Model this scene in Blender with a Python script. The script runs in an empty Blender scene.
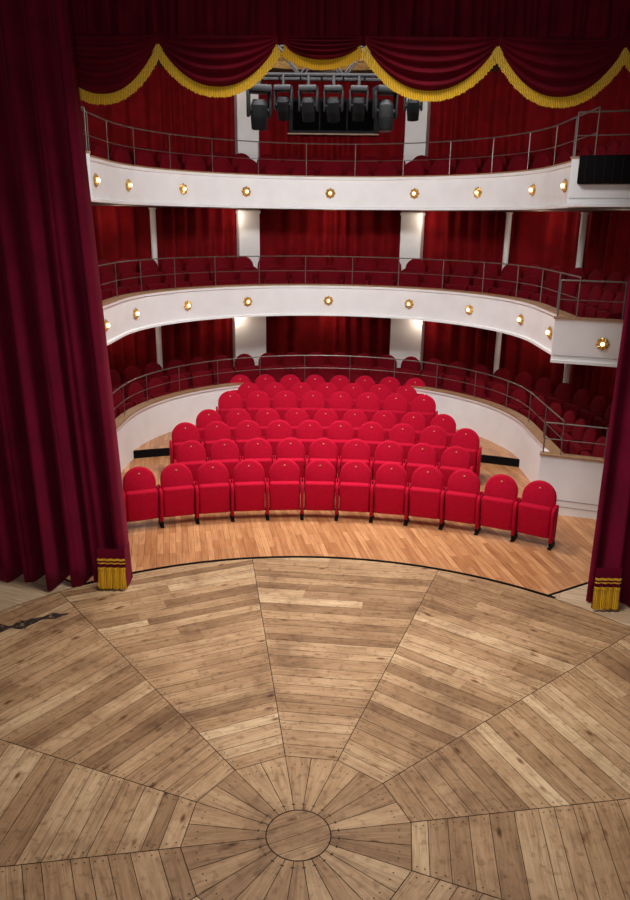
import bpy, bmesh, math, random
from math import sin,cos,pi,radians,sqrt,atan2,floor
from mathutils import Vector, Matrix
random.seed(7)
sc=bpy.context.scene
sc.view_settings.view_transform='Standard'
COL=sc.collection
# ---------------------------------------------------------------- constants
YS=4.30           # centre of stage revolve
RS=4.60           # radius of stage disc
XB=0.09; YB=12.65; RB=3.5; YEND=10.85   # horseshoe plan
RW=5.5            # back wall radius
TIERS=[dict(fl=0.15,bot=-0.15,rim=0.83,rail=1.38),
       dict(fl=2.36,bot=2.25,rim=2.88,rail=3.47),
       dict(fl=4.52,bot=4.41,rim=5.03,rail=5.66)]
ZCEIL=7.15
# ---------------------------------------------------------------- materials
def s2l(c):
    return tuple(((x/255)/12.92 if x/255<=0.04045 else ((x/255+0.055)/1.055)**2.4) for x in c)+(1,)
def newmat(name):
    m=bpy.data.materials.new(name);m.use_nodes=True
    nt=m.node_tree;b=nt.nodes['Principled BSDF'];return m,nt,b
def simple(name,rgb,rough=.5,metal=0,emit=None,es=0,noise=0.06,scale=8,sheen=0,spec=None):
    m,nt,b=newmat(name)
    c=s2l(rgb)
    tc=nt.nodes.new('ShaderNodeTexCoord');n=nt.nodes.new('ShaderNodeTexNoise');n.inputs['Scale'].default_value=scale;n.inputs['Detail'].default_value=4
    r=nt.nodes.new('ShaderNodeValToRGB')
    r.color_ramp.elements[0].position=.3;r.color_ramp.elements[1].position=.7
    r.color_ramp.elements[0].color=tuple(x*(1-noise*2) for x in c[:3])+(1,)
    r.color_ramp.elements[1].color=tuple(min(1,x*(1+noise)) for x in c[:3])+(1,)
    nt.links.new(tc.outputs['Object'],n.inputs['Vector']);nt.links.new(n.outputs['Fac'],r.inputs['Fac']);nt.links.new(r.outputs['Color'],b.inputs['Base Color'])
    b.inputs['Roughness'].default_value=rough;b.inputs['Metallic'].default_value=metal
    if sheen:
        b.inputs['Sheen Weight'].default_value=sheen;b.inputs['Sheen Roughness'].default_value=.4
        b.inputs['Sheen Tint'].default_value=tuple(min(1,x*3+.05) for x in c[:3])+(1,)
        b.inputs['Specular IOR Level'].default_value=.15
    if spec is not None:b.inputs['Specular IOR Level'].default_value=spec
    if emit:
        b.inputs['Emission Color'].default_value=s2l(emit);b.inputs['Emission Strength'].default_value=es
    return m
M_velvet=simple('curtain_velvet',(106,7,40),.9,noise=.12,scale=3,sheen=.25)
M_velvet_dark=simple('valance_velvet',(98,5,24),.9,noise=.15,scale=3,sheen=.12)
M_drape=simple('red_drape',(122,6,14),.85,noise=.15,scale=4,sheen=.05)
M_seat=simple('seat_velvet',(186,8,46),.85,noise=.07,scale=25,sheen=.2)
M_seat_shaded=simple('seat_velvet_shaded',(112,5,22),.9,noise=.07,scale=25,sheen=.1)  # same seat velvet, colour darkened to hold the low light in the tiers
M_white=simple('white_plaster',(248,248,248),.55,noise=.02,scale=3)
M_col=simple('column_plaster',(240,237,234),.6,noise=.02,scale=3)
M_cap=simple('oak_cap',(170,130,95),.5,noise=.1,scale=12)
M_black=simple('black_metal',(8,8,10),.6,noise=.1,scale=20,spec=.2)
M_blackmat=simple('black_rubber',(10,9,10),.85,spec=.15)
M_steel=simple('brushed_steel',(135,128,122),.45,metal=.8)
M_gold=simple('gilded_brass',(215,172,98),.4,metal=.6,noise=.15,scale=60)
M_glow=simple('warm_bulb',(255,225,175),.4,emit=(255,215,160),es=5)
M_dark=simple('dark_plaster',(38,26,26),.9)
M_darkceil=simple('ceiling_plaster',(96,80,68),.9)
M_ivory=simple('ivory_gilt',(225,190,120),.5,noise=.2,scale=14)
M_badge=simple('brass_badge',(225,190,140),.4)
M_glass=simple('booth_glass',(6,5,6),.9,spec=.05)
M_lens=simple('lamp_lens',(22,24,30),.35,spec=.4)
M_seam=simple('seam_dark',(52,35,24),.9)
M_screw=simple('screw_heads',(58,42,30),.7)
M_carp=simple('tier_carpet',(50,8,12),.95)
def fringe_mat():
    m,nt,b=newmat('gold_fringe')
    tc=nt.nodes.new('ShaderNodeTexCoord');w=nt.nodes.new('ShaderNodeTexWave');w.bands_direction='X';w.inputs['Scale'].default_value=18;w.inputs['Distortion'].default_value=1.5;w.inputs['Detail'].default_value=2
    r=nt.nodes.new('ShaderNodeValToRGB');r.color_ramp.elements[0].color=s2l((186,138,24));r.color_ramp.elements[1].color=s2l((248,208,60))
    nt.links.new(tc.outputs['Object'],w.inputs['Vector']);nt.links.new(w.outputs['Fac'],r.inputs['Fac']);nt.links.new(r.outputs['Color'],b.inputs['Base Color'])
    b.inputs['Roughness'].default_value=.55;return m
M_fringe=fringe_mat()
def wood_planks():
    m,nt,b=newmat('stage_planks');N=nt.nodes;L=nt.links
    def ramp(src,stops):
        r=N.new('ShaderNodeValToRGB');e=r.color_ramp.elements
        e[0].position=stops[0][0];e[0].color=stops[0][1];e[1].position=stops[-1][0];e[1].color=stops[-1][1]
        for p,c in stops[1:-1]:
            k=e.new(p);k.color=c
        L.new(src,r.inputs['Fac']);return r.outputs['Color']
    def mul(a,c,f):
        mx=N.new('ShaderNodeMix');mx.data_type='RGBA';mx.blend_type='MULTIPLY';mx.inputs['Factor'].default_value=f
        L.new(a,mx.inputs['A']);L.new(c,mx.inputs['B']);return mx.outputs['Result']
    uv=N.new('ShaderNodeUVMap');uv.uv_map='grain'
    at=N.new('ShaderNodeAttribute');at.attribute_name='tone'
    mp=N.new('ShaderNodeMapping');mp.inputs['Scale'].default_value=(1.1,15,1);L.new(uv.outputs['UV'],mp.inputs['Vector'])
    n=N.new('ShaderNodeTexNoise');n.inputs['Scale'].default_value=1.6;n.inputs['Detail'].default_value=9;n.inputs['Roughness'].default_value=.7;n.inputs['Distortion'].default_value=1.3;L.new(mp.outputs['Vector'],n.inputs['Vector'])
    base=ramp(at.outputs['Fac'],[(0,s2l((148,115,84))),(.5,s2l((190,156,120))),(1,s2l((218,190,154)))])
    g=ramp(n.outputs['Fac'],[(.3,(.34,.28,.23,1)),(.47,(.80,.74,.68,1)),(.6,(1,1,1,1))])
    c=mul(base,g,.85)
    mp2=N.new('ShaderNodeMapping');mp2.inputs['Scale'].default_value=(3.2,8,1);L.new(uv.outputs['UV'],mp2.inputs['Vector'])
    v=N.new('ShaderNodeTexVoronoi');v.inputs['Scale'].default_value=1.0;L.new(mp2.outputs['Vector'],v.inputs['Vector'])
    sp=N.new('ShaderNodeSeparateColor');L.new(v.outputs['Color'],sp.inputs['Color'])
    lt=N.new('ShaderNodeMath');lt.operation='LESS_THAN';lt.inputs[1].default_value=.62;L.new(sp.outputs['Red'],lt.inputs[0])
    ad=N.new('ShaderNodeMath');ad.operation='ADD';L.new(lt.outputs[0],ad.inputs[0]);L.new(v.outputs['Distance'],ad.inputs[1])
    c=mul(c,ramp(ad.outputs[0],[(.05,(.14,.08,.05,1)),(.11,(.5,.36,.26,1)),(.2,(1,1,1,1))]),.9)
    tc=N.new('ShaderNodeTexCoord');n2=N.new('ShaderNodeTexNoise');n2.inputs['Scale'].default_value=1.3;n2.inputs['Detail'].default_value=8;n2.inputs['Roughness'].default_value=.65;L.new(tc.outputs['Object'],n2.inputs['Vector'])
    c=mul(c,ramp(n2.outputs['Fac'],[(.34,(.44,.37,.32,1)),(.47,(.82,.78,.74,1)),(.6,(1,1,1,1))]),.8)
    n3=N.new('ShaderNodeTexNoise');n3.inputs['Scale'].default_value=14;n3.inputs['Detail'].default_value=5;L.new(tc.outputs['Object'],n3.inputs['Vector'])
    c=mul(c,ramp(n3.outputs['Fac'],[(.32,(.45,.38,.33,1)),(.45,(1,1,1,1))]),.55)
    L.new(c,b.inputs['Base Color'])
    b.inputs['Roughness'].default_value=.55;b.inputs['Specular IOR Level'].default_value=.3
    bp=N.new('ShaderNodeBump');bp.inputs['Strength'].default_value=.12;bp.inputs['Distance'].default_value=.01;L.new(n.outputs['Fac'],bp.inputs['Height']);L.new(bp.outputs['Normal'],b.inputs['Normal'])
    return m
M_plank=wood_planks()
def parquet(name,c1,c2,rot=0,bw=1.1,bh=.09,rough=.35):
    m,nt,b=newmat(name);N=nt.nodes;L=nt.links
    tc=N.new('ShaderNodeTexCoord');mp=N.new('ShaderNodeMapping');mp.inputs['Rotation'].default_value=(0,0,rot);L.new(tc.outputs['Object'],mp.inputs['Vector'])
    br=N.new('ShaderNodeTexBrick');br.inputs['Scale'].default_value=1;br.inputs['Brick Width'].default_value=bw;br.inputs['Row Height'].default_value=bh
    br.inputs['Mortar Size'].default_value=.002;br.inputs['Mortar'].default_value=s2l((110,70,40));br.inputs['Color1'].default_value=s2l(c1);br.inputs['Color2'].default_value=s2l(c2)
    L.new(mp.outputs['Vector'],br.inputs['Vector'])
    mp3=N.new('ShaderNodeMapping');mp3.inputs['Scale'].default_value=(2,20,1);L.new(mp.outputs['Vector'],mp3.inputs['Vector'])
    n=N.new('ShaderNodeTexNoise');n.inputs['Scale'].default_value=1.5;n.inputs['Detail'].default_value=6;L.new(mp3.outputs['Vector'],n.inputs['Vector'])
    r=N.new('ShaderNodeValToRGB');e=r.color_ramp.elements;e[0].position=.3;e[0].color=(.5,.42,.36,1);e[1].position=.6;e[1].color=(1,1,1,1);L.new(n.outputs['Fac'],r.inputs['Fac'])
    mx=N.new('ShaderNodeMix');mx.data_type='RGBA';mx.blend_type='MULTIPLY';mx.inputs['Factor'].default_value=.6
    L.new(br.outputs['Color'],mx.inputs['A']);L.new(r.outputs['Color'],mx.inputs['B']);L.new(mx.outputs['Result'],b.inputs['Base Color'])
    b.inputs['Roughness'].default_value=rough;return m
M_stalls=parquet('stalls_parquet',(214,158,110),(178,121,78),radians(78),bw=.7,bh=.085)
M_surround=parquet('stage_surround_boards',(205,180,152),(180,154,124),radians(20),bw=2.2,bh=.16,rough=.5)
# ---------------------------------------------------------------- mesh builder
class MB:
    def __init__(s): s.v=[];s.f=[];s.m=[];s.mats=[]
    def mi(s,mat):
        if mat not in s.mats:s.mats.append(mat)
        return s.mats.index(mat)
    def add(s,vs,fs,mat,M=None):
        o=len(s.v);k=s.mi(mat)
        for p in vs:
            p=Vector(p)
            if M is not None:p=M@p
            s.v.append(p)
        for f in fs:s.f.append([o+i for i in f]);s.m.append(k)
    def box(s,c,d,mat,M=None):
        x,y,z=[q/2 for q in d];cx,cy,cz=c
        vs=[(cx+a*x,cy+b*y,cz+e*z) for a in(-1,1) for b in(-1,1) for e in(-1,1)]
        s.add(vs,[(0,1,3,2),(4,6,7,5),(0,4,5,1),(2,3,7,6),(0,2,6,4),(1,5,7,3)],mat,M)
    def bm(s,bm,mat,M=None):
        bm.verts.ensure_lookup_table()
        for i,v in enumerate(bm.verts):v.index=i
        s.add([v.co.copy() for v in bm.verts],[[v.index for v in f.verts] for f in bm.faces],mat,M);bm.free()
    def rbox(s,c,d,mat,bev=.02,seg=2,M=None):
        bm=bmesh.new();bmesh.ops.create_cube(bm,size=1)
        for v in bm.verts:v.co=Vector((v.co.x*d[0]+c[0],v.co.y*d[1]+c[1],v.co.z*d[2]+c[2]))
        bmesh.ops.bevel(bm,geom=bm.edges[:],offset=bev,segments=seg,affect='EDGES',profile=.5);s.bm(bm,mat,M)
    def cyl(s,p,q,r,mat,n=10,r2=None,M=None,caps=True):
        p=Vector(p);q=Vector(q);r2=r if r2 is None else r2
        d=(q-p).normalized();a=d.orthogonal().normalized();b=d.cross(a)
        vs=[p+(a*cos(t)+b*sin(t))*r for t in [2*pi*i/n for i in range(n)]]+[q+(a*cos(t)+b*sin(t))*r2 for t in [2*pi*i/n for i in range(n)]]
        fs=[(i,(i+1)%n,n+(i+1)%n,n+i) for i in range(n)]
        if caps:fs+=[tuple(range(n-1,-1,-1)),tuple(range(n,2*n))]
        s.add(vs,fs,mat,M)
    def grid(s,pts,mat,closed=False):
        nr=len(pts);nc=len(pts[0]);vs=[p for r in pts for p in r];fs=[]
        for i in range(nr-1):
            for j in range(nc-1):fs.append((i*nc+j,i*nc+j+1,(i+1)*nc+j+1,(i+1)*nc+j))
            if closed:fs.append((i*nc+nc-1,i*nc,(i+1)*nc,(i+1)*nc+nc-1))
        s.add(vs,fs,mat)
    def obj(s,name,smooth=35,parent=None):
        me=bpy.data.meshes.new(name);me.from_pydata([tuple(p) for p in s.v],[],s.f)
        for m in s.mats:me.materials.append(m)
        me.polygons.foreach_set('material_index',s.m)
        if smooth:
            me.polygons.foreach_set('use_smooth',[True]*len(s.f));
            me.set_sharp_from_angle(angle=radians(smooth))
        me.update()
        o=bpy.data.objects.new(name,me);COL.objects.link(o)
        if parent:o.parent=parent
        return o
def empty(name,loc=(0,0,0)):
    e=bpy.data.objects.new(name,None);e.location=loc;COL.objects.link(e);return e
def hpt(r,s):
    L=RB*pi/2
    if abs(s)<=L:
        a=s/RB;return (XB+r*sin(a),YB+r*cos(a)),(sin(a),cos(a))
    sg=1 if s>0 else -1
    return (XB+sg*r,YB-(abs(s)-L)),(sg,0)
SMAX=RB*pi/2+(YB-YEND)
def srange(a=-SMAX,b=SMAX,n=90):return [a+(b-a)*i/n for i in range(n+1)]
def sweep(mb,prof,mat,a=-SMAX,b=SMAX,n=90,closed=True,caps=True):
    rows=[]
    for s in srange(a,b,n):
        rows.append([(*hpt(RB+dr,s)[0],z) for dr,z in prof])
    mb.grid(rows,mat,closed=closed)
    if caps and closed:
        k=len(prof);mb.add(rows[0],[tuple(range(k))],mat);mb.add(rows[-1],[tuple(range(k-1,-1,-1))],mat)
def tube(mb,dr,z,r,mat,a=-SMAX,b=SMAX,n=90):
    sweep(mb,[(dr+r*cos(t),z+r*sin(t)) for t in [2*pi*i/6 for i in range(6)]],mat,a,b,n)
# ---------------------------------------------------------------- stage floor
def clip(poly,a,b,c):
    out=[]
    for i in range(len(poly)):
        p=poly[i];q=poly[(i+1)%len(poly)];dp=a*p[0]+b*p[1]-c;dq=a*q[0]+b*q[1]-c
        if dp<=0:out.append(p)
        if (dp<0<dq) or (dq<0<dp):
            t=dp/(dp-dq);out.append((p[0]+(q[0]-p[0])*t,p[1]+(q[1]-p[1])*t))
    return out
stage_v=[];stage_f=[];stage_uv=[];stage_t=[];stage_m=[]
def addplank(poly,ang,tone,mat=0,z=0.0):
    if len(poly)<3:return
    o=len(stage_v);ox=random.uniform(0,50);oy=random.uniform(0,50)
    ca,sa=cos(ang),sin(ang)
    for p in poly:
        stage_v.append((p[0],p[1]+YS,z))
    stage_f.append(list(range(o,o+len(poly))))
    stage_uv.append([(p[0]*ca+p[1]*sa+ox,-p[0]*sa+p[1]*ca+oy) for p in poly]);stage_t.append(tone);stage_m.append(mat)
G=.0026
RI=.80
scr=[]
for k in range(12):
    phi=radians(-10+15+30*k)
    d=(sin(phi),cos(phi));tt=(cos(phi),-sin(phi))
    ang=atan2(tt[1],tt[0])
    a0=RI
    base=random.uniform(-.08,.08)
    while a0<4.6:
        w=random.choice([.12,.145,.155,.165,.185])
        a1=a0+w
        L0=a0*math.tan(radians(15));L1=a1*math.tan(radians(15))
        cuts=[-9,9]
        if L0>.5 and random.random()<.4:cuts=[-9,random.uniform(-.6,.6)*L0,9]
        for ci in range(len(cuts)-1):
            lo,hi=cuts[ci],cuts[ci+1]
            P=[(-L0,a0+G),(L0,a0+G),(L1,a1-G),(-L1,a1-G)]
            P=[(max(lo+G,min(hi-G,x)),y) for x,y in P]
            P=[(x+(G*1.5 if x<0 and lo==-9 else (-G*1.5 if x>0 and hi==9 else 0)),y) for x,y in P]
            W=[(x*tt[0]+y*d[0],x*tt[1]+y*d[1]) for x,y in P]
            for j in range(72):
                aa=2*pi*j/72
                if abs(((aa-(pi/2-phi)+pi)%(2*pi))-pi)<.6:W=clip(W,cos(aa),sin(aa),RS-.02) if W else W
            if len(W)>2:addplank(W,ang,min(1,max(0,random.gauss(.5+base,.23))))
        for sx in(-1,1):
            for f in(.28,.72):
                yy=a0+w*f;xx=sx*(yy*math.tan(radians(15))-.045)
                if sqrt(xx*xx+yy*yy)<RS-.08:scr.append((xx*tt[0]+yy*d[0],xx*tt[1]+yy*d[1]))
        a0=a1
def dodec(r,ang):
    rel=((math.degrees(ang)+10)%30)-15
    return r/cos(radians(rel))
for k in range(24):
    a=radians(-10+15*k);b=radians(-10+15*(k+1));n=3
    inner=[];outer=[]
    for i in range(n+1):
        t=a+(b-a)*i/n
        inner.append((.236*sin(t),.236*cos(t)));rr=dodec(RI,t)-.004;outer.append((rr*sin(t),rr*cos(t)))
    P=inner+outer[::-1]
    mid=(a+b)/2
    for t,sg in((a,1),(b,-1)):
        nx,ny=cos(t)*sg,-sin(t)*sg
        P=clip(P,-nx,-ny,-.0028)
    addplank(P,atan2(cos(mid),sin(mid)),min(1,max(0,random.gauss(.42,.18))))
    for rr in(.29,.72):
        for dd in(-.05,.05):scr.append((rr*sin(mid+dd/rr*.6),rr*cos(mid+dd/rr*.6)))
xx=-.226
while xx<.22:
    w=.113
    P=[(xx+.002,-.3),(xx+w-.002,-.3),(xx+w-.002,.3),(xx+.002,.3)]
    for j in range(32):
        aa=2*pi*j/32;P=clip(P,cos(aa),sin(aa),.226)
    rot=radians(115);P=[(x*cos(rot)-y*sin(rot),x*sin(rot)+y*cos(rot)) for x,y in P]
    addplank(P,pi/2+rot,random.uniform(.35,.6));xx+=w
for (x,y) in scr:
    P=[(x+.0065*cos(t),y+.0065*sin(t)) for t in [2*pi*i/6 for i in range(6)]]
    addplank(P,0,0,2,z=.0012)
P=[(RS*cos(t),RS*sin(t)) for t in [2*pi*i/96 for i in range(96)]];addplank(P,0,0,1,z=-.006)
me=bpy.data.meshes.new('stage_floor');me.from_pydata(stage_v,[],stage_f)
me.materials.append(M_plank);me.materials.append(M_seam);me.materials.append(M_screw)
me.polygons.foreach_set('material_index',stage_m)
uvl=me.uv_layers.new(name='grain');i=0
for pu in stage_uv:
    for q in pu:uvl.data[i].uv=q;i+=1
at=me.attributes.new('tone','FLOAT','FACE');at.data.foreach_set('value',stage_t)
me.update()
bm=bmesh.new();bm.from_mesh(me)
for f in bm.faces:
    if f.normal.z<0:f.normal_flip()
bm.to_mesh(me);bm.free()
o=bpy.data.objects.new('stage_floor',me);COL.objects.link(o)
mb=MB()
for (ra,rb,za,zb) in((RS-.005,RS+.03,.006,.006),(RS+.03,RS+.03,.006,-.15)):
    fr=[]
    for i in range(61):
        t=radians(90-38+76*i/60);fr.append([(ra*cos(t),YS+ra*sin(t),za),(rb*cos(t),YS+rb*sin(t),zb)])
    mb.grid(fr,M_blackmat)
mb.obj('trim_stage_edge')
mb=MB()
def outer(phi):
    a=abs(phi);sg=1 if phi>0 else -1
    if a<=37:return (RS*sin(radians(phi)),YS+RS*cos(radians(phi)))
    A=(RS*sin(radians(37)),RS*cos(radians(37)));B=(3.5,4.12)
    if a<40.35:
        t=(a-37)/3.35;return (sg*(A[0]+(B[0]-A[0])*t),YS+A[1]+(B[1]-A[1])*t)
    dx,dy=sin(radians(a)),cos(radians(a))
    k=9/dx if dx>1e-3 else 1e9
    if dy>0:k=min(k,4.12/dy)
    elif dy<0:k=min(k,6.5/-dy)
    return (sg*k*dx,YS+k*dy)
rows=[]
angs=[37+i*(3.35/4) for i in range(5)]+[41+i for i in range(0,279)]+[319.65+i*(3.35/4) for i in range(5)]
for a in angs:
    p=a if a<=180 else a-360
    o_=outer(p);rows.append([(RS*sin(radians(a)),YS+RS*cos(radians(a)),-.003),(o_[0],o_[1],-.003)])
mb.grid(rows,M_surround)
for sg in(-1,1):
    A=(sg*RS*sin(radians(37)),YS+RS*cos(radians(37)));B=(sg*3.5,YS+4.12);C=(sg*9,YS+4.12)
    for p,q in((A,B),(B,C)):
        d=Vector((q[0]-p[0],q[1]-p[1],0));n=Vector((-d.y,d.x,0)).normalized()*(.03*(1 if sg>0 else -1))
        mb.add([(p[0],p[1],.004),(q[0],q[1],.004),(q[0]+n.x,q[1]+n.y,.004),(p[0]+n.x,p[1]+n.y,.004),(p[0]+n.x,p[1]+n.y,-.15),(q[0]+n.x,q[1]+n.y,-.15)],[(0,1,2,3),(3,2,5,4)],M_blackmat)
mb.obj('floor_stage_surround',smooth=0)
mb=MB();random.seed(3)
top=[];botm=[]
for i in range(41):
    t=i/40;x=-3.9+1.25*t+.02*sin(t*23);y=6.56+.78*t+.02*sin(t*17)
    w=.075*sin(pi*t)**.6*(1+.35*sin(t*31)+.3*sin(t*53))+.004
    top.append((x-w*.5,y+w,.003));botm.append((x+w*.5,y-w*.6,.003))
ms,nt,b=newmat('scorched_wood');b.inputs['Base Color'].default_value=s2l((38,24,20));b.inputs['Roughness'].default_value=.9
tc=nt.nodes.new('ShaderNodeTexCoord');n_=nt.nodes.new('ShaderNodeTexNoise');n_.inputs['Scale'].default_value=16;n_.inputs['Detail'].default_value=6
r_=nt.nodes.new('ShaderNodeValToRGB');r_.color_ramp.elements[0].position=.36;r_.color_ramp.elements[0].color=(0.3,0.3,0.3,1);r_.color_ramp.elements[1].position=.52;r_.color_ramp.elements[1].color=(.92,.92,.92,1)
nt.links.new(tc.outputs['Object'],n_.inputs['Vector']);nt.links.new(n_.outputs['Fac'],r_.inputs['Fac']);nt.links.new(r_.outputs['Color'],b.inputs['Alpha'])
mb.grid([top,botm],ms);mb.obj('floor_scorch_mark',smooth=0)
# ---------------------------------------------------------------- stalls floor
def zfloor(rho):
    if rho<6.85:return -.15
    if rho<8.3:return -.15+.14*(rho-6.85)/1.45
    if rho<9.3:return -.01
    return .13
mb=MB();rads=[4.3,5.2,6,6.85,7.3,7.8,8.3,8.8,9.3];rows=[]
for a in range(-48,49,2):
    t=radians(a);rows.append([(r*sin(t),YS+r*cos(t),zfloor(r-1e-4)) for r in rads])
mb.grid(rows,M_stalls)
rows=[];rows2=[]
for a in range(-48,49,2):
    t=radians(a);rows.append([(r*sin(t),YS+r*cos(t),.13) for r in(9.3,10,11,12,13.2,14.5)])
    rows2.append([(9.295*sin(t),YS+9.295*cos(t),-.02),(9.295*sin(t),YS+9.295*cos(t),.136),(9.33*sin(t),YS+9.33*cos(t),.136)])
mb.grid(rows,M_stalls);mb.grid(rows2,M_blackmat)
mb.obj('floor',smooth=30)
# ---------------------------------------------------------------- tiers
def boxM(sg):
    A=Vector((sg*3.28+XB,10.92,0));B=Vector((sg*5.6+XB,10.1,0));d=(B-A);L=d.length;d.normalize();nn=Vector((-d.y,d.x,0))
    if nn.y>0:nn=-nn
    return Matrix.Translation(A)@Matrix(((d.x,nn.x,0,0),(d.y,nn.y,0,0),(0,0,1,0),(0,0,0,1))),L,nn,d
roots=[]
def tier(i):
    T=TIERS[i];zb,zr=T['bot'],T['rim'];root=empty(['ground_tier_parapet','second_tier_balcony','top_tier_balcony'][i]);roots.append(root)
    segs=[(-SMAX,SMAX,90)] if i else [(-SMAX,-1.75,40),(1.75,SMAX,40)]
    mb=MB()
    for a,b,n in segs:
        if i:
            prof=[(.02,zb),(-.035,zb+.0),(-.035,zb+.035),(0,zb+.05),(-.012,zb+.3),(0,zr-.06),(-.03,zr-.045),(-.03,zr-.0),(.13,zr),(.13,zb)]
        else:
            prof=[(.0,zb),(0,zr-.05),(-.03,zr-.04),(-.03,zr),(.12,zr),(.12,zb)]
        sweep(mb,prof,M_white,a,b,n)
        sweep(mb,[(-.04,zr),(-.04,zr+.022),(.14,zr+.022),(.14,zr)],M_cap,a,b,n)
    mb.obj('fascia',parent=root)
    mb=MB()
    zf=T['fl'];
    if i:
        sweep(mb,[(.13,zf-.1),(.13,zf),(RW-RB+.18,zf),(RW-RB+.18,zf-.1)],M_darkceil)
        sweep(mb,[(1.1,zf),(1.1,zf+.16),(RW-RB+.18,zf+.16),(RW-RB+.18,zf)],M_carp)
    else:
        sweep(mb,[(.12,zf-.3),(.12,zf),(RW-RB+.18,zf),(RW-RB+.18,zf-.3)],M_carp)
        sweep(mb,[(1.1,zf),(1.1,zf+.16),(RW-RB+.18,zf+.16),(RW-RB+.18,zf)],M_carp)
    mb.obj('deck',parent=root)
    mb=MB();zt=T['rail']
    tube(mb,.06,zt,.011,M_steel);tube(mb,.06,zr+(zt-zr)*.5,.006,M_steel)
    n=int(2*SMAX/.95)
    for k in range(n+1):
        s=-SMAX+2*SMAX*k/n;(x,y),_=hpt(RB+.06,s);mb.cyl((x,y,zr if (i or abs(s)>1.75) else .15),(x,y,zt),.008,M_steel,6)
    mb.obj('railing',parent=root)
    for sg in(-1,1):
        mb=MB();Mx,L,nn,d=boxM(sg)
        zlo=zb if i else -.15
        mb.box((L/2,-.06,(zlo+zr)/2),(L,.12,zr-zlo),M_white,Mx)
        mb.box((L/2,-.06,zr+.012),(L+.03,.16,.024),M_cap,Mx)
        if i: mb.box((L/2,.01,zlo+.02),(L,.03,.04),M_white,Mx)
        mb.box((.06,-.2,(zlo+zr)/2),(.12,.34,zr-zlo),M_white,Mx)
        zt2=zt-.05
        mb.cyl(Mx@Vector((.03,-.06,zt2)),Mx@Vector((L,-.06,zt2)),.013,M_steel,8)
        mb.cyl(Mx@Vector((.03,-.06,(zt2+zr)/2)),Mx@Vector((L,-.06,(zt2+zr)/2)),.007,M_steel,6)
        for q in(.03,.9,1.8):mb.cyl(Mx@Vector((q,-.06,zr)),Mx@Vector((q,-.06,zt2)),.011,M_steel,6)
        zf2=zf if i else .15
        for zz,mt in((zf2,M_carp),(zf2-.1,M_darkceil)):
            mb.add([(sg*3.3+XB,10.9,zz),(sg*5.6+XB,10.1,zz),(sg*5.6+XB,11.2,zz),(sg*3.4+XB,11.2,zz)],[(0,1,2,3)],mt)
        mb.obj('box_front',parent=root)
    return root
for i in range(3):tier(i)
# ---------------------------------------------------------------- back wall + drapes + columns
mb=MB()
sweep(mb,[(RW-RB+.2,-.2),(RW-RB+.2,ZCEIL+.1),(RW-RB+.4,ZCEIL+.1),(RW-RB+.4,-.2)],M_dark,-SMAX-.9,SMAX+.9,90)
mb.obj('wall_back')
for i in range(3):
    T=TIERS[i];z0=T['fl']+.1;z1=(TIERS[i+1]['bot']+.02) if i<2 else ZCEIL
    mb=MB();N=1300;rows=[]
    smx=SMAX+.8
    prev=0;cur=[]
    for k in range(N+1):
        s=-smx+2*smx*k/N
        prev+=.34*(1+.35*sin(s*3.1+i)+.25*sin(s*7.7))
        cur.append(prev)
    zs=[z0,z0+.5,(z0+z1)/2,z1-.3,z1]
    for k in range(N+1):
        s=-smx+2*smx*k/N
        row=[]
        for j,z in enumerate(zs):
            am=.085-.009*j
            r=RW-.05+am*sin(cur[k]+.15*j*sin(s*5))-.02*sin(cur[k]*.31+j*.2)
            row.append((*hpt(r,s)[0],z))
        rows.append(row)
    mb.grid(rows,M_drape)
    mb.obj('wall_drape_tier',smooth=180)
    for ang,w in ((20.6,(.74,.47,.47)[i]),(45,.12),(65.5,.12),(88,.12)):
        if i==2 and ang>30:continue
        for sg in(-1,1):
            a=radians(ang)*sg;r=RW-.25
            x,y=XB+r*sin(a),YB+r*cos(a)
            mb=MB();Mx=Matrix.Translation((x,y,0))@Matrix.Rotation(-a,4,'Z')
            zb=T['fl'];zt=z1-.03
            if ang<30:
                mb.box((0,0,(zb+zt)/2),(w,.26,zt-zb),M_col,Mx)
                mb.box((0,-.01,zb+.2),(w+.06,.3,.1),M_col,Mx)
                mb.box((0,-.01,zt-.05),(w+.03,.28,.06),M_col,Mx)
                mb.obj('plaster_column',parent=roots[i])
            else:
                mb.cyl((0,0,zb),(0,0,zt),.06,M_col,14,M=Mx)
                mb.cyl((0,0,zt-.03),(0,0,zt),.075,M_col,14,M=Mx);mb.cyl((0,0,zb+.16),(0,0,zb+.22),.08,M_col,14,M=Mx)
                mb.obj('balcony_post',parent=roots[i])
def rosette(loc,n,rad=.095,parent=None):
    mb=MB();n=Vector((n[0],n[1],0));d=Vector((-n.y,n.x,0))
    Mx=Matrix.Translation(loc)@Matrix(((d.x,0,n.x,0),(d.y,0,n.y,0),(0,1,0,0),(0,0,0,1)))
    mb.cyl((0,0,0),(0,0,.012),rad*.72,M_gold,16)
    for k in range(8):
        a=2*pi*k/8
        vs=[(0,0,.03)]
        pts=[(.35,-.28),(.8,-.3),(1.02,0),(.8,.3),(.35,.28)]
        for u,v in pts:vs.append(((u*cos(a)-v*sin(a))*rad,(u*sin(a)+v*cos(a))*rad,.012))
        vs.append((.65*rad*cos(a),.65*rad*sin(a),.04))
        mb.add(vs,[(0,1,6),(1,2,6),(2,3,6),(3,4,6),(4,5,6),(5,0,6)],M_gold)
    bm=bmesh.new();bmesh.ops.create_uvsphere(bm,u_segments=10,v_segments=8,radius=rad*.3)
    for v in bm.verts:v.co.z=v.co.z+.045
    mb.bm(bm,M_glow)
    o=mb.obj('rosette_lamp',smooth=30);o.matrix_world=Mx;return o
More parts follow.
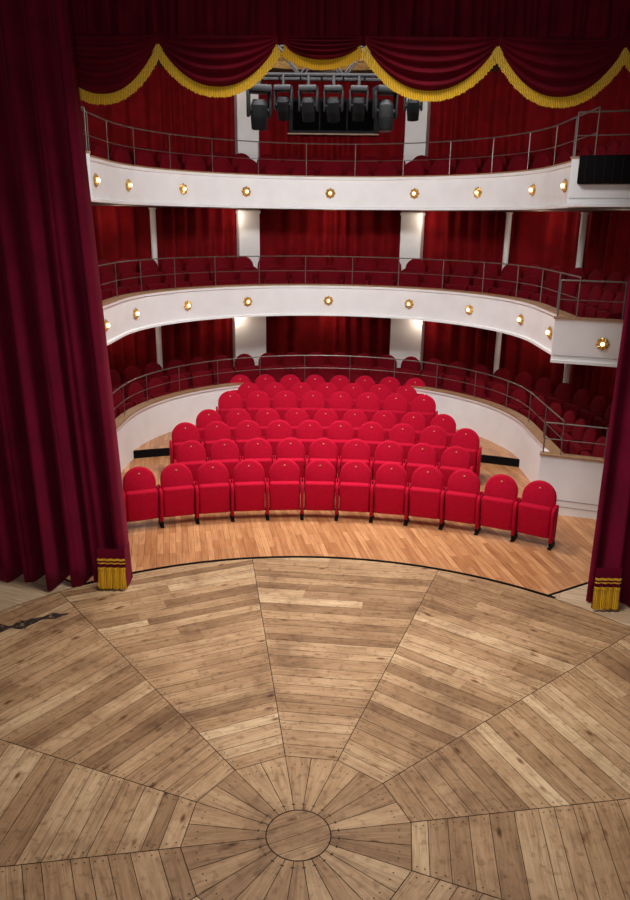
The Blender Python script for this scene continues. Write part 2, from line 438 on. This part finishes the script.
for i in(1,2):
    T=TIERS[i];zm=(T['bot']+T['rim'])/2
    for k in range(-4,5):
        s=(k*.4549+(.045 if k==1 else -.045 if k==-1 else 0))*RB
        (x,y),n=hpt(RB-.014,s);rosette((x,y,zm),(-n[0],-n[1]),.105)
    if i==1:
        for sg in(-1,1):
            Mx,L,nn,d=boxM(sg);p=Mx@Vector((.68,.005,0));rosette((p.x,p.y,zm),nn,.095)
Mx,L,nn,d=boxM(1)
mb=MB();mb.rbox((.78,.07,4.88),(1.35,.12,.36),M_blackmat,.015,2,Mx)
for k in range(11):mb.box((.2+k*.115,.133,4.88),(.012,.008,.32),M_black,Mx)
mb.obj('line_array_speaker',smooth=30,parent=roots[2])
mb=MB()
mb.box((0,0,0),(1.95,.08,.72),M_black);mb.box((0,-.05,0),(1.78,.02,.58),M_glass)
mb.box((0,-.06,-.37),(2.0,.14,.03),M_cap);
for x in(-.3,.3):mb.box((x,-.065,0),(.025,.02,.58),M_black)
o=mb.obj('control_booth_window',smooth=0);o.location=(.12,YB+RW-.24,6.38)
mb=MB()
mb.add([(-7,8.9,ZCEIL),(7,8.9,ZCEIL),(7,19,ZCEIL),(-7,19,ZCEIL)],[(0,1,2,3)],M_darkceil)
mb.obj('ceiling',smooth=0)
mb=MB()
for r0,z,h,mat in((.0,ZCEIL,.16,M_ivory),(.25,ZCEIL,.09,M_gold),(-.22,ZCEIL,.06,M_ivory)):
    sweep(mb,[(r0-.08,z),(r0-.1,z-h*.5),(r0-.02,z-h),(r0+.08,z-h*.8),(r0+.1,z)],mat,-SMAX,SMAX,70)
mb.obj('trim_ceiling_cornice')
mb=MB()
for sg in(-1,1):
    mb.box((sg*7.3,8.9,3.5),(3.6,.3,7.4),M_dark)
    mb.box((sg*5.95,9.6,3.5),(.3,1.6,7.4),M_dark)
mb.box((0,8.9,7.0),(11,.3,1.3),M_dark)
mb.obj('wall_proscenium',smooth=0)
# ---------------------------------------------------------------- seats
def seat_mesh(name,lod=0,MS=None):
    MS=MS or M_seat
    mb=MB();seg=2 if lod==0 else 1
    n=14 if lod==0 else 8
    hw=.235;pts=[(-hw,.12),(-hw,.66)]
    for i in range(1,n):
        a=pi-pi*i/n;pts.append((hw*cos(a),.66+.225*sin(a)))
    pts+=[(hw,.66),(hw,.12)]
    bm=bmesh.new()
    fv=[bm.verts.new((x,0,z)) for x,z in pts];f=bm.faces.new(fv)
    r=bmesh.ops.extrude_face_region(bm,geom=[f]);vv=[e for e in r['geom'] if isinstance(e,bmesh.types.BMVert)]
    for v in vv:v.co.y+=.085
    bmesh.ops.recalc_face_normals(bm,faces=bm.faces)
    ed=[e for e in bm.edges if abs(e.verts[0].co.y-e.verts[1].co.y)<1e-4]
    bmesh.ops.bevel(bm,geom=ed,offset=.022,segments=seg,affect='EDGES',profile=.5)
    for v in bm.verts:
        v.co.y+=.02+max(0,v.co.z-.35)*.16
    mb.bm(bm,MS)
    bm=bmesh.new();bmesh.ops.create_cube(bm,size=1)
    for v in bm.verts:v.co=Vector((v.co.x*.45,v.co.y*.13,v.co.z*.46))
    bmesh.ops.bevel(bm,geom=bm.edges[:],offset=.035,segments=seg+1,affect='EDGES',profile=.5)
    for v in bm.verts:
        v.co=Vector((v.co.x,v.co.y-.055-(v.co.z)*.10,v.co.z+.365))
    mb.bm(bm,MS)
    for sx in(-1,1):
        pr=[(-.15,.1),(-.17,.52),(-.15,.575),(-.09,.60),(.10,.60),(.13,.56),(.10,.1)]
        vs=[(sx*.262+t,y,z) for t in(-.019,.019) for y,z in pr];k=len(pr)
        fs=[tuple(range(k)),tuple(range(2*k-1,k-1,-1))]+[(i,(i+1)%k,k+(i+1)%k,k+i) for i in range(k)]
        bm=bmesh.new();q=[bm.verts.new(v) for v in vs]
        for f in fs:bm.faces.new([q[i] for i in f])
        bmesh.ops.recalc_face_normals(bm,faces=bm.faces)
        if lod==0:bmesh.ops.bevel(bm,geom=bm.edges[:],offset=.007,segments=1,affect='EDGES')
        mb.bm(bm,MS)
        if lod==0:
            mb.box((sx*.262,-.02,.075),(.035,.22,.06),M_black)
            mb.rbox((sx*.262,-.02,.018),(.05,.26,.03),M_black,.006,1)
    if lod==0:
        mb.cyl((-.26,.0,.13),(.26,.0,.13),.018,M_black,8)
        y=.02+(.80-.35)*.16
        mb.cyl((0,y+.002,.80),(0,y-.004,.80),.011,M_badge,10)
    return mb
smb=seat_mesh('s');proto=smb.obj('theatre_seat',smooth=50);seat_me=proto.data
first=True
ROWS=[(6.36,12,.30,-.15),(7.36,9,.07,None),(8.2,10,.09,None),(9.0,9,.09,None),(9.85,8,.1,None),(10.65,7,.1,None),(11.45,8,.1,None)]
for (rho,n,off,zf) in ROWS:
    z=zfloor(rho-.05) if zf is None else zf
    for k in range(n):
        a=(off+(k-(n-1)/2)*.53)/rho
        if first:o=proto;first=False
        else:o=bpy.data.objects.new('theatre_seat',seat_me);COL.objects.link(o)
        o.location=(rho*sin(a),YS+rho*cos(a),z);o.rotation_euler=(0,0,-a)
low=seat_mesh('l',1,M_seat_shaded)
for i in range(3):
    T=TIERS[i]
    for r,dz in((4.2,0),(4.95,.16)):
        mb=MB()
        n=int(pi*r/.55)
        pos=[]
        for k in range(n):
            a=-pi/2+pi*(k+.5)/n
            pos.append((XB+r*sin(a),YB+r*cos(a),-a))
        for k in range(3):
            for sg in(-1,1):pos.append((XB+sg*r,YB-.28-.55*k,-sg*pi/2))
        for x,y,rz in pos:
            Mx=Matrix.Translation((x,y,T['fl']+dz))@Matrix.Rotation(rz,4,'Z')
            mb.add(low.v,low.f,M_seat_shaded,Mx)
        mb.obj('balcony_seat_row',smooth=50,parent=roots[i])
# ---------------------------------------------------------------- curtains
def curtain(name,x0,x1,y,z0,z1,nf,amp,mat,seed,shift=0,nz=30):
    random.seed(seed);mb=MB()
    ws=[random.uniform(.6,1.5) for _ in range(nf)];S=sum(ws);am=[random.uniform(.6,1.25) for _ in range(nf+1)];dr=[random.uniform(-1,1) for _ in range(nf+1)]
    rows=[]
    for j in range(nz+1):
        v=j/nz;z=z1+(z0-z1)*v;row=[];sh=shift*v
        xx=x0
        for k in range(nf):
            w=(x1-x0)*ws[k]/S
            for q in range(16):
                t=q/16;A=am[k]*(1-t)+am[k+1]*t;D=dr[k]*(1-t)+dr[k+1]*t
                ph=2*pi*t
                px=xx+w*t+.05*D*sin(v*2.2+k)*min(1,v*2)+sh
                py=y-amp*A*(cos(ph)*.5+.5)*(.55+.45*v)-.22*amp*A*sin(2*ph+D*2)*v+.04*sin(v*3+D*3)
                row.append((px,py,z))
            xx+=w
        row.append((x1+sh,y,z));rows.append(row)
    mb.grid(rows,mat)
    o=mb.obj(name,smooth=180)
    sm=o.modifiers.new('thick','SOLIDIFY');sm.thickness=.012
    return o
def hemfringe(name,x0,x1,y,z,parent=None,nf=4):
    mb=MB()
    for (za,zb,rag) in((.385,.36,0),(.335,.322,0),(.275,.245,0),(.25,.0,.03)):
        N=160;r1=[];r2=[]
        for k in range(N+1):
            t=k/N;x=x0+(x1-x0)*t;yy=y-.012-.014*sin(t*pi*nf)**2-.003*(k%2)
            r1.append((x,yy,z+za));r2.append((x+.006*sin(k*5),yy-.008*(k%2)-.018*(rag>0),z+zb+random.uniform(0,rag)))
        mb.grid([r1,r2],M_fringe)
    mb.grid([[(x0,y+.004,z+.5),(x0,y+.004,z)],[(x1,y+.004,z+.5),(x1,y+.004,z)]],M_velvet)
    mb.grid([[(x1,y+.004,z+.5),(x1,y+.004,z)],[(x1,y+.22,z+.5),(x1,y+.22,z)]],M_velvet)
    return mb.obj(name,smooth=0,parent=parent)
lc=curtain('stage_curtain',-5.1,-2.52,8.2,.012,7.6,8,.32,M_velvet,11,shift=.32)
lf=hemfringe('fringe',-2.50,-2.18,7.90,.02);lf.parent=lc
rc=curtain('stage_curtain',3.2,4.7,7.95,.012,7.6,6,.24,M_velvet,5)
rf=hemfringe('fringe',3.17,3.46,7.68,.02);rf.parent=rc
vt=curtain('stage_valance',-4.5,4.7,8.56,5.90,7.6,50,.08,M_velvet_dark,21,nz=6)
def swag(x0,x1,zt,drop,y,amp=.06,folds=5,frh=.085,name='fringed_swag'):
    mb=MB();NU=48;NV=40;rows=[]
    prof=lambda u:(1-abs(2*u-1)**2.2)
    for j in range(NV+1):
        v=j/NV;row=[]
        for i in range(NU+1):
            u=i/NU;c=prof(u)
            z=zt+.10*(1-v)-v*drop*c
            yy=y-amp*sin(pi*u)**.7*(.5-.5*cos(2*pi*folds*v**.9))-.08*sin(pi*u)*sin(pi*v*.8)
            row.append((x0+(x1-x0)*u,yy,z))
        rows.append(row)
    mb.grid(rows,M_velvet_dark)
    last=rows[-1];r1=[];r2=[];
    NF=NU*4
    for k in range(NF+1):
        u=k/NF;i=min(NU-1,int(u*NU));t=u*NU-i
        p=Vector(last[i]).lerp(Vector(last[i+1]),t)
        tg=(Vector(last[i+1])-Vector(last[i])).normalized();nx=Vector((tg.z,0,-tg.x))
        if nx.z>0:nx=-nx
        dn=(nx*.55+Vector((0,0,-1))*.45).normalized()
        w=.004*(k%2)
        r1.append(p+Vector((0,-.012-w,0))-dn*.02);r2.append(p+Vector((0,-.016-w*2,0))+dn*(frh+random.uniform(-.008,.008)))
    mb.grid([[tuple(q) for q in r1],[tuple(q) for q in r2]],M_fringe)
    return mb.obj(name,smooth=60,parent=vt)
swag(-2.82,-1.645,5.86,.48,8.42)
swag(-1.645,-.43,5.86,.40,8.42)
swag(-.37,.41,5.86,.13,8.45)
swag(.45,1.78,5.86,.42,8.42)
swag(1.78,3.05,5.86,.47,8.40)
swag(3.05,4.4,5.86,.45,8.42)
# ---------------------------------------------------------------- lighting truss with moving heads
tr=empty('lighting_truss',(0,0,0))
mb=MB();Y=9.6;ZA,ZB_=5.78,6.08
for dy in(-.14,.14):
    for z in(ZA,ZB_):mb.cyl((-1.5,Y+dy,z),(1.8,Y+dy,z),.02,M_blackmat,8)
x=-1.5;k=0
while x<1.75:
    for dy in(-.14,.14):mb.cyl((x,Y+dy,ZA if k%2 else ZB_),(x+.25,Y+dy,ZB_ if k%2 else ZA),.011,M_blackmat,6)
    mb.cyl((x,Y-.14,ZB_),(x,Y+.14,ZB_),.011,M_blackmat,6);mb.cyl((x,Y-.14,ZA),(x,Y+.14,ZA),.011,M_blackmat,6);x+=.25;k+=1
for x in(-1.1,1.4):mb.cyl((x,Y,ZB_),(x,Y,ZCEIL-.02),.012,M_blackmat,6)
mb.obj('truss_frame',parent=tr)
def moving_head(x,y,z,s=1,tilt=0,pan=0):
    mb=MB()
    mb.cyl((0,0,.0),(0,0,(ZA-z)/s),.02,M_black,8)
    mb.rbox((0,0,-.03),(.22,.18,.07),M_black,.015,2)
    for sx in(-1,1):mb.rbox((sx*.105,0,-.16),(.03,.08,.24),M_black,.012,2)
    Mh=Matrix.Translation((0,0,-.22))@Matrix.Rotation(tilt,4,'X')
    mb.cyl((0,0,.10),(0,0,.05),.06,M_black,18,r2=.082,M=Mh);mb.cyl((0,0,.05),(0,0,-.06),.082,M_black,18,M=Mh);mb.cyl((0,0,-.06),(0,0,-.17),.082,M_black,18,r2=.072,M=Mh)
    mb.cyl((0,0,-.165),(0,0,-.175),.058,M_lens,18,M=Mh);mb.cyl((-.11,0,0),(.11,0,0),.03,M_black,10,M=Mh)
    o=mb.obj('moving_head_light',smooth=40,parent=tr);o.location=(x,y,z);o.scale=(s,s,s);o.rotation_euler=(0,0,pan);return o
for x,s,t in((-.72,1.2,.12),(-.44,.92,.35),(-.15,.96,.25),(.14,.96,.3),(.43,.92,.35),(.74,1.2,-.1),(1.06,.9,.3)):
    moving_head(x,9.46,5.66,s,t,random.uniform(-.3,.3))
mb=MB()
for r,z in((.75,6.75),(.55,6.6)):
    for k in range(40):
        a=2*pi*k/40;b=2*pi*(k+1)/40
        mb.cyl((r*cos(a),r*sin(a),z),(r*cos(b),r*sin(b),z),.035,M_gold,8,caps=False)
for k in range(12):
    a=2*pi*k/12;mb.cyl((.75*cos(a),.75*sin(a),6.75),(.0,0,7.1),.01,M_gold,6)
    mb.cyl((.75*cos(a),.75*sin(a),6.75),(.75*cos(a),.75*sin(a),6.84),.014,M_ivory,8)
    bm=bmesh.new();bmesh.ops.create_uvsphere(bm,u_segments=8,v_segments=6,radius=.04);bmesh.ops.translate(bm,vec=(.75*cos(a),.75*sin(a),6.88),verts=bm.verts);mb.bm(bm,M_glow)
mb.cyl((0,0,7.0),(0,0,ZCEIL-.01),.05,M_gold,10)
o=mb.obj('chandelier');o.location=(0.1,12.65,0)
# ---------------------------------------------------------------- lights
def area(name,loc,tgt,size,power,color=(1,1,1),sy=None,spread=None):
    l=bpy.data.lights.new(name,'AREA');l.energy=power;l.color=color;l.size=size
    if sy:l.shape='RECTANGLE';l.size_y=sy
    if spread:l.spread=radians(spread)
    o=bpy.data.objects.new(name,l);COL.objects.link(o);o.location=loc
    o.rotation_euler=(Vector(tgt)-Vector(loc)).to_track_quat('-Z','Y').to_euler();return o
area('house_light_ceiling',(0.05,11.2,6.5),(0.05,11.8,0),1.4,150,(1,.96,.92),1.0,spread=105)
area('front_fill_light',(0,9.15,6.2),(0,15.5,2.7),3.5,225,(1,.985,.98),.5,spread=125)  # added fill hidden by the valance, brightens the balcony fascias
area('stage_work_light',(0.4,6.7,7.2),(0.4,6.8,0),3.0,165,(1,.94,.87),1.2,spread=95)
area('rear_fill_light',(0,-1.0,5.5),(0,8,2.4),2.5,58,(1,.93,.94),1.2,spread=90)  # unseen fill behind the camera, aimed to lift the valance swags
def pt(name,loc,e,col=(1,.85,.68),r=.05):
    l=bpy.data.lights.new(name,'POINT');l.energy=e;l.color=col;l.shadow_soft_size=r;o=bpy.data.objects.new(name,l);COL.objects.link(o);o.location=loc
pt('chandelier_glow',(.1,12.65,6.9),14,(1,.8,.55),.15)
for i in range(3):
    z=(TIERS[i+1]['bot'] if i<2 else ZCEIL)-.18
    for ang in (0,-25,25,-56,56,-84,84):
        a=radians(ang);r=4.95
        pt('tier_downlight',(XB+r*sin(a),YB+r*cos(a),z),(9,7,2)[i]*(1.0 if abs(ang)<60 else .5))
w=bpy.data.worlds.new('world');sc.world=w;w.use_nodes=True
w.node_tree.nodes['Background'].inputs['Color'].default_value=(.5,.47,.5,1);w.node_tree.nodes['Background'].inputs['Strength'].default_value=.05
# ---------------------------------------------------------------- camera
f=749.45;th=.2966;ps=.0199;ph=.0131
F=Vector((-sin(ps)*cos(th),cos(ps)*cos(th),-sin(th)))
r0=Vector((cos(ps),sin(ps),0));u0=r0.cross(F);r=r0*cos(ph)+u0*sin(ph);u=r.cross(F)
cd=bpy.data.cameras.new('camera');cd.sensor_fit='VERTICAL';cd.sensor_height=36;cd.lens=f/900*36;cd.clip_end=100
co=bpy.data.objects.new('camera',cd);COL.objects.link(co)
m=Matrix(((r.x,u.x,-F.x,.1677),(r.y,u.y,-F.y,0),(r.z,u.z,-F.z,4.179),(0,0,0,1)))
co.matrix_world=m;sc.camera=co
